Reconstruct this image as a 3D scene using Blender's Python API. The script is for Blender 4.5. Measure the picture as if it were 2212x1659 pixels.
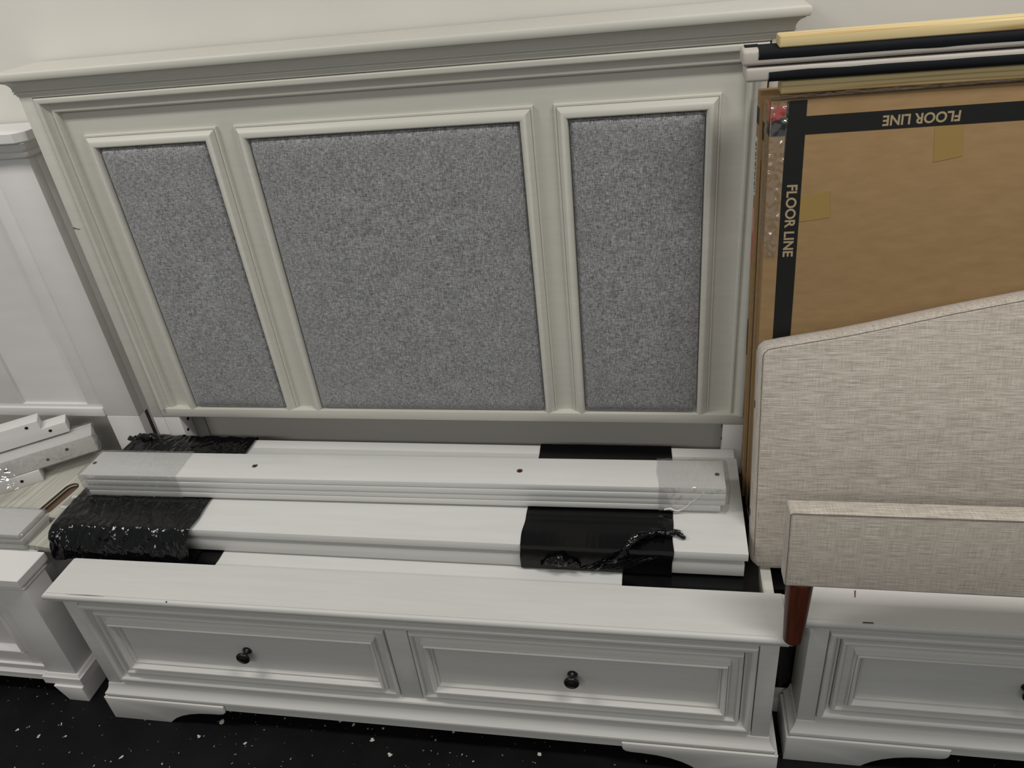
import bpy, bmesh, math, random
from mathutils import Vector, Matrix, noise

for o in list(bpy.data.objects):
    bpy.data.objects.remove(o, do_unlink=True)
scene = bpy.context.scene
COL = scene.collection
random.seed(4)

# ------------------------------------------------------------------ camera
cam_d = bpy.data.cameras.new('camera')
cam_d.sensor_fit = 'HORIZONTAL'
cam_d.sensor_width = 36.0
cam_d.lens = 36.0 * 1658.15 / 2212.0
cam_d.clip_start = 0.05
cam = bpy.data.objects.new('camera', cam_d)
COL.objects.link(cam)
cam.location = (0.61911, -2.07498, 1.76501)
cam.rotation_euler = (1.0145726, 0.0991163, 0.1652506)
scene.camera = cam

# ------------------------------------------------------------------ light
scene.view_settings.view_transform = 'Standard'
scene.view_settings.look = 'None'
scene.view_settings.gamma = 1.0
scene.view_settings.use_curve_mapping = False
scene.view_settings.exposure = 0.0

world = bpy.data.worlds.new('world')
scene.world = world
world.use_nodes = True
wb = world.node_tree.nodes['Background']
wb.inputs[0].default_value = (0.95, 1.0, 0.97, 1)
wb.inputs[1].default_value = 0.215


def ceiling_light(name, x, y, z, sx, sy, power, col=(1.0, 0.97, 0.92)):
    d = bpy.data.lights.new(name, 'AREA')
    d.shape = 'RECTANGLE'
    d.size = sx
    d.size_y = sy
    d.energy = power
    d.color = col
    o = bpy.data.objects.new(name, d)
    COL.objects.link(o)
    o.location = (x, y, z)
    return o


ceiling_light('ceiling_strip_light', -1.35, -1.35, 3.0, 1.2, 0.30, 28)
ceiling_light('ceiling_strip_light', 1.55, -1.35, 3.0, 1.2, 0.30, 28)
ceiling_light('ceiling_strip_light', 0.1, -3.9, 3.0, 2.4, 0.30, 44)


# ------------------------------------------------------------------ materials
def mat(name, col=(0.6, 0.6, 0.6), rough=0.5, spec=0.4, metal=0.0):
    m = bpy.data.materials.new(name)
    m.use_nodes = True
    b = m.node_tree.nodes['Principled BSDF']
    b.inputs['Base Color'].default_value = (*col, 1)
    b.inputs['Roughness'].default_value = rough
    b.inputs['Specular IOR Level'].default_value = spec
    b.inputs['Metallic'].default_value = metal
    return m, m.node_tree, b


def N(nt, t, **kw):
    n = nt.nodes.new(t)
    for k, v in kw.items():
        setattr(n, k, v)
    return n


def tex_noise(nt, scale, mapping=(1, 1, 1), detail=2.0, rough=0.5, rot=(0, 0, 0)):
    tc = N(nt, 'ShaderNodeTexCoord')
    mp = N(nt, 'ShaderNodeMapping')
    mp.inputs['Scale'].default_value = mapping
    mp.inputs['Rotation'].default_value = rot
    nz = N(nt, 'ShaderNodeTexNoise')
    nz.inputs['Scale'].default_value = scale
    nz.inputs['Detail'].default_value = detail
    nz.inputs['Roughness'].default_value = rough
    nt.links.new(tc.outputs['Object'], mp.inputs[0])
    nt.links.new(mp.outputs[0], nz.inputs['Vector'])
    return nz.outputs['Fac']


def ramp(nt, fac, stops):
    r = N(nt, 'ShaderNodeValToRGB')
    el = r.color_ramp.elements
    el[0].position, el[0].color = stops[0][0], (*stops[0][1], 1)
    el[1].position, el[1].color = stops[-1][0], (*stops[-1][1], 1)
    for p, c in stops[1:-1]:
        e = el.new(p)
        e.color = (*c, 1)
    nt.links.new(fac, r.inputs[0])
    return r.outputs[0]


def math_node(nt, op, a, b=None):
    n = N(nt, 'ShaderNodeMath', operation=op)
    for i, v in enumerate((a, b)):
        if v is None:
            continue
        if isinstance(v, (int, float)):
            n.inputs[i].default_value = v
        else:
            nt.links.new(v, n.inputs[i])
    return n.outputs[0]


def mixc(nt, fac, a, b, mode='MIX'):
    n = N(nt, 'ShaderNodeMix', data_type='RGBA', blend_type=mode)
    for i, v in ((0, fac), (6, a), (7, b)):
        if isinstance(v, (int, float)):
            n.inputs[i].default_value = v
        elif isinstance(v, tuple):
            n.inputs[i].default_value = (*v, 1)
        else:
            nt.links.new(v, n.inputs[i])
    return n.outputs[2]


def bump(nt, b, height, strength, dist):
    n = N(nt, 'ShaderNodeBump')
    n.inputs['Strength'].default_value = strength
    n.inputs['Distance'].default_value = dist
    nt.links.new(height, n.inputs['Height'])
    nt.links.new(n.outputs[0], b.inputs['Normal'])


def paint(name, c, rough=0.42, streak=(8, 8, 60)):
    m, nt, b = mat(name, c, rough, 0.35)
    f = tex_noise(nt, 1.0, streak, 3.0)
    g = tex_noise(nt, 2.2, (1, 1, 1), 2.0)
    lo = tuple(v * 0.972 for v in c)
    hi = tuple(min(1, v * 1.03) for v in c)
    c1 = ramp(nt, f, [(0.3, lo), (0.7, hi)])
    c2 = mixc(nt, math_node(nt, 'MULTIPLY', g, 0.22), c1, (c[0] * 0.97, c[1] * 0.93, c[2] * 0.88))
    nt.links.new(c2, b.inputs['Base Color'])
    bump(nt, b, f, 0.05, 0.001)
    return m


M = {}
M['antique'] = paint('antique_white_paint', (0.575, 0.560, 0.508), 0.40, (6, 6, 90))
M['antique_foot'] = paint('antique_white_paint_footboard', (0.60, 0.592, 0.572), 0.38, (6, 90, 90))
M['white'] = paint('cool_white_paint', (0.70, 0.68, 0.675), 0.42, (5, 5, 20))
M['board'] = paint('white_board_lacquer', (0.63, 0.63, 0.615), 0.36, (5, 60, 60))
M['wall'] = paint('wall_paint', (0.69, 0.672, 0.63), 0.85, (3, 3, 3))
M['gap'] = mat('painted_gap_shade', (0.012, 0.012, 0.012), 0.9, 0.1)[0]
M['chip'] = mat('chipped_wood_mark', (0.055, 0.035, 0.025), 0.8, 0.2)[0]
M['knob'] = mat('black_bronze_metal', (0.012, 0.010, 0.010), 0.22, 0.6, 0.3)[0]
M['steel'] = mat('screw_metal', (0.30, 0.27, 0.23), 0.35, 0.6, 0.9)[0]
M['copper'] = mat('brass_insert', (0.32, 0.17, 0.08), 0.35, 0.6, 0.9)[0]
M['hole'] = mat('bore_shadow', (0.02, 0.019, 0.018), 0.9, 0.1)[0]
M['tape_black'] = mat('black_printed_stripe', (0.011, 0.011, 0.011), 0.55, 0.3)[0]
M['print_tan'] = mat('kraft_lettering', (0.37, 0.285, 0.175), 0.7, 0.2)[0]
M['red'] = mat('red_tape', (0.52, 0.035, 0.03), 0.35, 0.5)[0]
M['pink'] = mat('pink_label', (0.55, 0.28, 0.25), 0.6, 0.3)[0]
M['paper'] = mat('white_label_paper', (0.62, 0.61, 0.58), 0.7, 0.2)[0]
M['ink'] = mat('label_ink', (0.05, 0.05, 0.05), 0.7, 0.2)[0]
M['packtape'] = mat('packing_tape', (0.33, 0.215, 0.07), 0.25, 0.4)[0]
M['blackcloth'] = mat('black_dust_cloth', (0.006, 0.007, 0.009), 0.75, 0.2)[0]
M['seam'] = mat('seam_thread', (0.17, 0.15, 0.13), 0.9, 0.1)[0]


def tweed():
    m, nt, b = mat('grey_tweed_fabric', (0.2, 0.2, 0.2), 0.95, 0.08)
    h = tex_noise(nt, 1.0, (95, 95, 620), 2.0, 0.7)
    v = tex_noise(nt, 1.0, (620, 95, 95), 2.0, 0.7)
    s = math_node(nt, 'ADD', h, v)
    s = math_node(nt, 'MULTIPLY', s, 0.5)
    big = tex_noise(nt, 16, (1, 1, 1), 3.0)
    s2 = math_node(nt, 'ADD', s, math_node(nt, 'MULTIPLY', math_node(nt, 'SUBTRACT', big, 0.5), 0.07))
    c = ramp(nt, s2, [(0.36, (0.085, 0.085, 0.087)), (0.5, (0.245, 0.245, 0.249)), (0.62, (0.44, 0.44, 0.45))])
    nt.links.new(c, b.inputs['Base Color'])
    b.inputs['Sheen Weight'].default_value = 0.35
    b.inputs['Sheen Roughness'].default_value = 0.5
    bump(nt, b, s, 0.35, 0.0012)
    return m


def linen():
    m, nt, b = mat('beige_linen_fabric', (0.4, 0.37, 0.33), 0.95, 0.08)
    h = tex_noise(nt, 1.0, (24, 620, 760), 3.0, 0.62)
    v = tex_noise(nt, 1.0, (700, 24, 26), 3.0, 0.62)
    fine = tex_noise(nt, 1.0, (700, 700, 700), 1.0)
    s = math_node(nt, 'ADD', math_node(nt, 'MULTIPLY', h, 0.58), math_node(nt, 'MULTIPLY', v, 0.30))
    s = math_node(nt, 'ADD', s, math_node(nt, 'MULTIPLY', fine, 0.12))
    c = ramp(nt, s, [(0.36, (0.27, 0.235, 0.20)), (0.5, (0.455, 0.405, 0.35)), (0.66, (0.68, 0.63, 0.565))])
    nt.links.new(c, b.inputs['Base Color'])
    b.inputs['Sheen Weight'].default_value = 0.25
    bump(nt, b, s, 0.3, 0.0012)
    return m


def kraft():
    m, nt, b = mat('kraft_cardboard', (0.3, 0.2, 0.1), 0.82, 0.2)
    f = tex_noise(nt, 1.0, (18, 18, 60), 4.0, 0.6)
    g = tex_noise(nt, 3.0, (1, 1, 1), 2.0)
    fl = tex_noise(nt, 420, (1, 1, 1), 1.0)
    c = ramp(nt, f, [(0.25, (0.262, 0.166, 0.078)), (0.75, (0.33, 0.216, 0.110))])
    c = mixc(nt, math_node(nt, 'MULTIPLY', g, 0.35), c, (0.300, 0.182, 0.080))
    c = mixc(nt, math_node(nt, 'GREATER_THAN', fl, 0.74), c, (0.20, 0.13, 0.065))
    nt.links.new(c, b.inputs['Base Color'])
    bump(nt, b, f, 0.12, 0.001)
    return m


def pine(name, c1, c2):
    m, nt, b = mat(name, c1, 0.6, 0.3)
    f = tex_noise(nt, 1.0, (1.2, 60, 75), 1.5, 0.4)
    c = ramp(nt, f, [(0.42, c1), (0.54, c1), (0.60, c2), (0.68, c1)])
    nt.links.new(c, b.inputs['Base Color'])
    return m


def black_film():
    m, nt, b = mat('black_stretch_film', (0.003, 0.003, 0.0035), 0.14, 0.40)
    f = tex_noise(nt, 1.0, (75, 48, 55), 1.2, 0.5)
    g = tex_noise(nt, 1.0, (24, 16, 20), 1.0, 0.5)
    bump(nt, b, math_node(nt, 'ADD', f, math_node(nt, 'MULTIPLY', g, 1.4)), 0.55, 0.0075)
    return m


def taut_film():
    m, nt, b = mat('black_taut_film', (0.0025, 0.0025, 0.003), 0.20, 0.30)
    f = tex_noise(nt, 1.0, (90, 7, 9), 1.5, 0.5)
    bump(nt, b, f, 0.35, 0.002)
    return m


def clear_film(name='clear_stretch_film', milk=0.03, tint=(0.93, 0.93, 0.93)):
    m = bpy.data.materials.new(name)
    m.use_nodes = True
    nt = m.node_tree
    nt.nodes.clear()
    out = N(nt, 'ShaderNodeOutputMaterial')
    tr = N(nt, 'ShaderNodeBsdfTransparent')
    tr.inputs[0].default_value = (*tint, 1)
    gl = N(nt, 'ShaderNodeBsdfGlossy')
    gl.inputs['Roughness'].default_value = 0.09
    df = N(nt, 'ShaderNodeBsdfDiffuse')
    df.inputs[0].default_value = (0.66, 0.65, 0.63, 1)
    f = tex_noise(nt, 1.0, (60, 38, 38), 1.2, 0.5)
    bp = N(nt, 'ShaderNodeBump')
    bp.inputs['Strength'].default_value = 0.6
    bp.inputs['Distance'].default_value = 0.009
    nt.links.new(f, bp.inputs['Height'])
    nt.links.new(bp.outputs[0], gl.inputs['Normal'])
    m1 = N(nt, 'ShaderNodeMixShader')
    m1.inputs[0].default_value = 0.15
    nt.links.new(tr.outputs[0], m1.inputs[1])
    nt.links.new(gl.outputs[0], m1.inputs[2])
    m2 = N(nt, 'ShaderNodeMixShader')
    st = tex_noise(nt, 1.0, (70, 22, 22), 4.0, 0.65)
    mk = math_node(nt, 'MULTIPLY', math_node(nt, 'POWER', st, 2.0), milk * 4.0)
    nt.links.new(mk, m2.inputs[0])
    nt.links.new(m1.outputs[0], m2.inputs[1])
    nt.links.new(df.outputs[0], m2.inputs[2])
    nt.links.new(m2.outputs[0], out.inputs[0])
    return m


def floor_mat():
    m, nt, b = mat('black_speckled_vinyl', (0.01, 0.01, 0.011), 0.42, 0.16)
    tc = N(nt, 'ShaderNodeTexCoord')

    def chips(scale, thr, size):
        v = N(nt, 'ShaderNodeTexVoronoi')
        v.inputs['Scale'].default_value = scale
        nz = N(nt, 'ShaderNodeTexNoise')
        nz.inputs['Scale'].default_value = 90
        nt.links.new(tc.outputs['Object'], nz.inputs['Vector'])
        mx = N(nt, 'ShaderNodeMix', data_type='VECTOR')
        mx.inputs[0].default_value = 0.014
        nt.links.new(tc.outputs['Object'], mx.inputs[4])
        nt.links.new(nz.outputs['Color'], mx.inputs[5])
        nt.links.new(mx.outputs[1], v.inputs['Vector'])
        sep = N(nt, 'ShaderNodeSeparateColor')
        nt.links.new(v.outputs['Color'], sep.inputs[0])
        on = math_node(nt, 'GREATER_THAN', sep.outputs[0], thr)
        rad = math_node(nt, 'MULTIPLY', sep.outputs[1], size)
        ins = math_node(nt, 'LESS_THAN', v.outputs['Distance'], rad)
        return math_node(nt, 'MULTIPLY', on, ins)
    a = chips(26, 0.48, 0.165)
    c = chips(70, 0.55, 0.16)
    c2 = chips(44, 0.60, 0.12)
    base = ramp(nt, tex_noise(nt, 7.0, (1, 1, 1), 4.0), [(0.3, (0.003, 0.003, 0.0035)), (0.75, (0.008, 0.008, 0.009))])
    scuff = tex_noise(nt, 1.0, (2.0, 70, 1), 5.0, 0.7)
    base = mixc(nt, math_node(nt, 'MULTIPLY', math_node(nt, 'GREATER_THAN', scuff, 0.71), 0.25), base, (0.10, 0.10, 0.10))
    base = mixc(nt, math_node(nt, 'MULTIPLY', c2, 0.8), base, (0.42, 0.41, 0.37))
    col = mixc(nt, math_node(nt, 'MULTIPLY', c, 0.5), base, (0.38, 0.37, 0.33))
    col = mixc(nt, a, col, (0.50, 0.48, 0.42))
    nt.links.new(col, b.inputs['Base Color'])
    return m


def plywood():
    m, nt, b = mat('whitewashed_plywood', (0.45, 0.44, 0.39), 0.6, 0.3)
    f = tex_noise(nt, 1.0, (90, 3.5, 20), 3.0, 0.6)
    c = ramp(nt, f, [(0.3, (0.36, 0.345, 0.29)), (0.7, (0.56, 0.55, 0.49))])
    nt.links.new(c, b.inputs['Base Color'])
    return m


def stained_leg():
    m, nt, b = mat('stained_brown_wood', (0.06, 0.016, 0.008), 0.32, 0.45)
    f = tex_noise(nt, 1.0, (90, 90, 6), 3.0)
    c = ramp(nt, f, [(0.3, (0.040, 0.010, 0.005)), (0.7, (0.085, 0.022, 0.010))])
    nt.links.new(c, b.inputs['Base Color'])
    return m


M['tweed'] = tweed()
M['linen'] = linen()
M['kraft'] = kraft()
M['plain'] = paint('plain_beige_weave', (0.50, 0.46, 0.42), 0.95, (300, 300, 300))
M['pine'] = pine('pale_pine', (0.72, 0.575, 0.30), (0.47, 0.30, 0.115))
M['film'] = black_film()
M['taut'] = taut_film()
M['clear'] = clear_film()
M['milky'] = clear_film('crinkled_clear_film', 0.05)
M['floor'] = floor_mat()
M['ply'] = plywood()
M['legwood'] = stained_leg()
M['mdf'] = mat('raw_brown_edge', (0.13, 0.085, 0.055), 0.8, 0.2)[0]


# ------------------------------------------------------------------ builders
def link(o):
    COL.objects.link(o)
    return o


def thing(name, label, cat, loc=(0, 0, 0), rot=(0, 0, 0), group=None):
    o = bpy.data.objects.new(name, None)
    o.empty_display_size = 0.05
    link(o)
    o.location = loc
    o.rotation_euler = rot
    tag(o, label, cat, group)
    return o


def tag(o, label, cat, group=None):
    o['label'] = label
    o['category'] = cat
    if group:
        o['group'] = group
    return o


def part(name, vf, m, parent=None, off=(0, 0, 0), smooth=30, label=None):
    """vf = (verts, faces); off is subtracted from every vertex (to give world-measured meshes a local origin)."""
    verts, faces = vf
    me = bpy.data.meshes.new(name)
    me.from_pydata([(v[0] - off[0], v[1] - off[1], v[2] - off[2]) for v in verts], [], faces)
    me.validate()
    bm = bmesh.new()
    bm.from_mesh(me)
    bmesh.ops.remove_doubles(bm, verts=bm.verts, dist=1e-6)
    bmesh.ops.recalc_face_normals(bm, faces=bm.faces)
    bm.to_mesh(me)
    bm.free()
    if smooth:
        me.shade_smooth()
        me.set_sharp_from_angle(angle=math.radians(smooth))
    me.materials.append(M[m] if isinstance(m, str) else m)
    o = bpy.data.objects.new(name, me)
    link(o)
    if parent:
        o.parent = parent
    if label:
        o['label'] = label
    return o


def add(*vfs):
    V, F = [], []
    for v, f in vfs:
        n = len(V)
        V += list(v)
        F += [tuple(i + n for i in q) for q in f]
    return V, F


def box(x0, x1, y0, y1, z0, z1, bev=0.0015, seg=2):
    bm = bmesh.new()
    vs = [bm.verts.new(p) for p in ((x0, y0, z0), (x1, y0, z0), (x1, y1, z0), (x0, y1, z0),
                                    (x0, y0, z1), (x1, y0, z1), (x1, y1, z1), (x0, y1, z1))]
    for q in ((0, 3, 2, 1), (4, 5, 6, 7), (0, 1, 5, 4), (1, 2, 6, 5), (2, 3, 7, 6), (3, 0, 4, 7)):
        bm.faces.new([vs[i] for i in q])
    if bev:
        bmesh.ops.bevel(bm, geom=list(bm.edges), offset=bev, segments=seg, affect='EDGES', profile=0.5)
    bm.verts.index_update()
    V = [v.co.copy() for v in bm.verts]
    F = [tuple(v.index for v in f.verts) for f in bm.faces]
    bm.free()
    return V, F


def prism(poly, axis, a0, a1, bev=0.0):
    """poly = 2-D outline; axis 'y': outline in (x,z) pushed along y; 'x': outline in (y,z); 'z': outline in (x,y)."""
    def P(p, a):
        return {'y': (p[0], a, p[1]), 'x': (a, p[0], p[1]), 'z': (p[0], p[1], a)}[axis]
    n = len(poly)
    bm = bmesh.new()
    A = [bm.verts.new(P(p, a0)) for p in poly]
    B = [bm.verts.new(P(p, a1)) for p in poly]
    bm.faces.new(A)
    bm.faces.new(B[::-1])
    for i in range(n):
        j = (i + 1) % n
        bm.faces.new((A[i], B[i], B[j], A[j]))
    bmesh.ops.recalc_face_normals(bm, faces=bm.faces)
    if bev:
        eg = [e for e in bm.edges if (e.verts[0] in A) == (e.verts[1] in A)]
        bmesh.ops.bevel(bm, geom=eg, offset=bev, segments=2, affect='EDGES', profile=0.5)
    bm.verts.index_update()
    V = [v.co.copy() for v in bm.verts]
    F = [tuple(v.index for v in f.verts) for f in bm.faces]
    bm.free()
    return V, F


def rect_rings(x0, x1, z0, z1, prof, cap=False):
    """mitred picture-frame moulding on the xz plane: prof = [(inset, y)...]"""
    V, F = [], []
    for d, y in prof:
        V += [(x0 + d, y, z0 + d), (x1 - d, y, z0 + d), (x1 - d, y, z1 - d), (x0 + d, y, z1 - d)]
    for i in range(len(prof) - 1):
        for k in range(4):
            a, b = i * 4 + k, i * 4 + (k + 1) % 4
            F.append((a, b, b + 4, a + 4))
    if cap:
        n = (len(prof) - 1) * 4
        F.append((n, n + 1, n + 2, n + 3))
    return V, F


def arch_rings(x0, x1, z0, z1, prof):
    """three-sided moulding (left, top, right) that runs down to z0"""
    V, F = [], []
    for d, y in prof:
        V += [(x0 + d, y, z0), (x0 + d, y, z1 - d), (x1 - d, y, z1 - d), (x1 - d, y, z0)]
    for i in range(len(prof) - 1):
        for k in range(3):
            a, b = i * 4 + k, i * 4 + k + 1
            F.append((a, b, b + 4, a + 4))
    return V, F


def u_moulding(w, yf, yb, prof, top=False, bottom=False, clip=0.0):
    """moulding that returns round both ends: prof = [(offset outwards, z)...] round a body |x|<w, y from yf (front) to yb"""
    V, F = [], []
    for d, z in prof:
        X, Y = w + d, yf - d
        if clip:
            ring = [(-X, yb, z), (-X, Y + clip, z), (-X + clip, Y, z), (X - clip, Y, z), (X, Y + clip, z), (X, yb, z)]
        else:
            ring = [(-X, yb, z), (-X, Y, z), (X, Y, z), (X, yb, z)]
        V += ring
    n = len(ring)
    for i in range(len(prof) - 1):
        for k in range(n - 1):
            a = i * n + k
            F.append((a, a + 1, a + 1 + n, a + n))
        a = i * n
        F.append((a + n - 1, a, a + n, a + 2 * n - 1))
    if top:
        F.append(tuple(range(n)))
    if bottom:
        F.append(tuple(range((len(prof) - 1) * n, len(prof) * n)))
    return V, F


def lathe(prof, seg=24, axis='z', c=(0, 0, 0)):
    """prof = [(radius, height)...] revolved about axis through c; height is measured along +axis"""
    V, F = [], []
    for r, h in prof:
        for k in range(seg):
            a = 2 * math.pi * k / seg
            u, v = r * math.cos(a), r * math.sin(a)
            p = {'z': (u, v, h), 'y': (u, h, v), 'x': (h, u, v)}[axis]
            V.append((c[0] + p[0], c[1] + p[1], c[2] + p[2]))
    for i in range(len(prof) - 1):
        for k in range(seg):
            a, b = i * seg + k, i * seg + (k + 1) % seg
            F.append((a, b, b + seg, a + seg))
    F.append(tuple(range(seg)))
    F.append(tuple(range((len(prof) - 1) * seg, len(prof) * seg)))
    return V, F


def tube(path, rad, seg=8, jitter=0.0, seed=0.0):
    V, F = [], []
    pts = [Vector(p) for p in path]
    for i, p in enumerate(pts):
        t = (pts[min(i + 1, len(pts) - 1)] - pts[max(i - 1, 0)]).normalized()
        up = Vector((0, 0, 1)) if abs(t.z) < 0.9 else Vector((1, 0, 0))
        a = t.cross(up).normalized()
        b = t.cross(a)
        r = rad[i] if isinstance(rad, (list, tuple)) else rad
        for k in range(seg):
            an = 2 * math.pi * k / seg
            q = p + (a * math.cos(an) + b * math.sin(an)) * r
            if jitter:
                q += (noise.noise_vector(q * 45 + Vector((seed, seed, 0))) * 0.6 + noise.noise_vector(q * 140 + Vector((seed, 0, 0))) * 0.5) * jitter
            V.append(q)
    for i in range(len(pts) - 1):
        for k in range(seg):
            a, b = i * seg + k, i * seg + (k + 1) % seg
            F.append((a, b, b + seg, a + seg))
    F.append(tuple(range(seg)))
    F.append(tuple(range((len(pts) - 1) * seg, len(pts) * seg)))
    return V, F


def cushion(x0, x1, z0, z1, y_edge, bulge, r, corner=0.02, n=34):
    """padded rectangle facing -y with rounded edge"""
    V, F = [], []
    w, h = x1 - x0, z1 - z0
    nx = max(10, int(n * w / max(w, h)))
    nz = max(10, int(n * h / max(w, h)))

    def grid(L, m):
        e = [0, .002, .005, .009, .014, .020, .027, .036]
        k = max(2, m - 16)
        mid = [0.036 + (L - 0.072) * i / k for i in range(1, k)]
        return e + mid + [L - v for v in reversed(e)]
    gx, gz = grid(w, nx), grid(h, nz)
    for b in gz:
        for a in gx:
            dx, dz = min(a, w - a), min(b, h - b)
            if dx < corner and dz < corner:
                d = corner - math.hypot(corner - dx, corner - dz)
            else:
                d = min(dx, dz)
            d = max(d, 0.0)
            t = min(d / r, 1.0)
            y = y_edge - bulge * math.sqrt(max(0, 1 - (1 - t) ** 2)) - 0.004 * math.sin(math.pi * a / w) * math.sin(math.pi * b / h)
            X, Z = a, b
            if dx < corner and dz < corner:
                q = math.hypot(corner - dx, corner - dz)
                if q > corner:
                    s = corner / q
                    X = (corner - (corner - dx) * s) if a < w / 2 else w - (corner - (corner - dx) * s)
                    Z = (corner - (corner - dz) * s) if b < h / 2 else h - (corner - (corner - dz) * s)
            V.append((x0 + X, y, z0 + Z))
    m = len(gx)
    for j in range(len(gz) - 1):
        for i in range(m - 1):
            a = j * m + i
            F.append((a, a + 1, a + 1 + m, a + m))
    # closed back
    ring = [i for i in range(m)] + [j * m + m - 1 for j in range(1, len(gz))] + \
           [(len(gz) - 1) * m + i for i in range(m - 2, -1, -1)] + [j * m for j in range(len(gz) - 2, 0, -1)]
    base = len(V)
    for i in ring:
        v = V[i]
        V.append((v[0], y_edge + 0.012, v[2]))
    k = len(ring)
    for i in range(k):
        j = (i + 1) % k
        F.append((ring[i], ring[j], base + j, base + i))
    F.append(tuple(range(base, base + k)))
    return V, F


def sleeve(x0, x1, sec, nx, amp, freq, seed, closed0=False, closed1=False, puff0=0.0, step=0.012, grow=0.06, edge=0.0, zlim=None, zmax=9.0):
    """film sleeve along x around a closed yz section; noise-wrinkled; optional closed (gathered) ends"""
    pts = []
    m = len(sec)
    for i in range(m):
        a, b = Vector(sec[i]), Vector(sec[(i + 1) % m])
        k = max(1, int((b - a).length / step))
        for j in range(k):
            pts.append(a.lerp(b, j / k))
    cy = sum(p[0] for p in pts) / len(pts)
    cz = sum(p[1] for p in pts) / len(pts)
    rings = []
    for i in range(nx + 1):
        rings.append((x0 + (x1 - x0) * i / nx, 1.0, i))
    if closed0:
        rings = [(x0 - 0.008, 0.90, -1), (x0 - 0.012, 0.55, -2), (x0 - 0.012, 0.05, -3)][::-1] + rings
    if closed1:
        rings = rings + [(x1 + 0.006, 0.92, -1), (x1 + 0.009, 0.6, -2), (x1 + 0.009, 0.05, -3)]
    V, F = [], []
    n = len(pts)
    for xr, s, i in rings:
        for k, p in enumerate(pts):
            dy, dz = p[0] - cy, p[1] - cz
            y, z = cy + dy * s, cz + dz * s
            L = math.hypot(dy, dz) + 1e-9
            q = Vector((xr, y, z))
            e = 0.0
            if puff0:
                e += puff0 * math.exp(-max(0, xr - x0) / grow)
            wr = noise.noise(Vector((q.x * freq + seed, q.y * freq, q.z * freq * 1.3)))
            w2 = noise.noise(Vector((q.x * freq * 3.6 + seed, q.y * freq * 1.5, q.z * freq * 2.6 + 7)))
            e += amp * (abs(wr) * 1.3 + 0.6 * w2 * w2 * 2)
            xo = 0.0
            if i in (0, nx) and edge:
                xo = edge * noise.noise(Vector((q.y * 18 + seed, q.z * 18, 3.3)))
            V.append((xr + xo, y + dy / L * e * (0.6 if abs(dy) < abs(dz) else 1), min(z + dz / L * e * (1.0 if dz > 0 else 0.1), zmax if (zlim and zlim[0] < y < zlim[1]) else 9.0)))
    for i in range(len(rings) - 1):
        for k in range(n):
            a, b = i * n + k, i * n + (k + 1) % n
            F.append((a, b, b + n, a + n))
    return V, F


def text_mesh(body, size):
    cu = bpy.data.curves.new('lettering', 'FONT')
    cu.body = body
    cu.size = size
    cu.align_x = 'CENTER'
    cu.align_y = 'CENTER'
    cu.extrude = 0.0003
    cu.offset = 0.0006
    o = bpy.data.objects.new('lettering', cu)
    COL.objects.link(o)
    dg = bpy.context.evaluated_depsgraph_get()
    me = bpy.data.meshes.new_from_object(o.evaluated_get(dg))
    V = [v.co.copy() for v in me.vertices]
    F = [tuple(p.vertices) for p in me.polygons]
    bpy.data.objects.remove(o)
    bpy.data.meshes.remove(me)
    return V, F


def structure(o):
    o['kind'] = 'structure'
    return o


# ------------------------------------------------------------------ setting
WALL_Y = -0.284
structure(part('floor', box(-4.2, 4.6, -5.0, WALL_Y + 0.1, -0.05, 0.0, 0), 'floor', smooth=0))
structure(part('wall_back', box(-4.2, 4.6, WALL_Y, WALL_Y + 0.1, 0.0, 3.1, 0), 'wall', smooth=0))
structure(part('baseboard_back', box(-4.2, 4.6, WALL_Y - 0.014, WALL_Y - 0.0005, 0.0, 0.10, 0.003), 'wall', smooth=30))

# ------------------------------------------------------------------ centre headboard
HY = -0.4165


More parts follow.
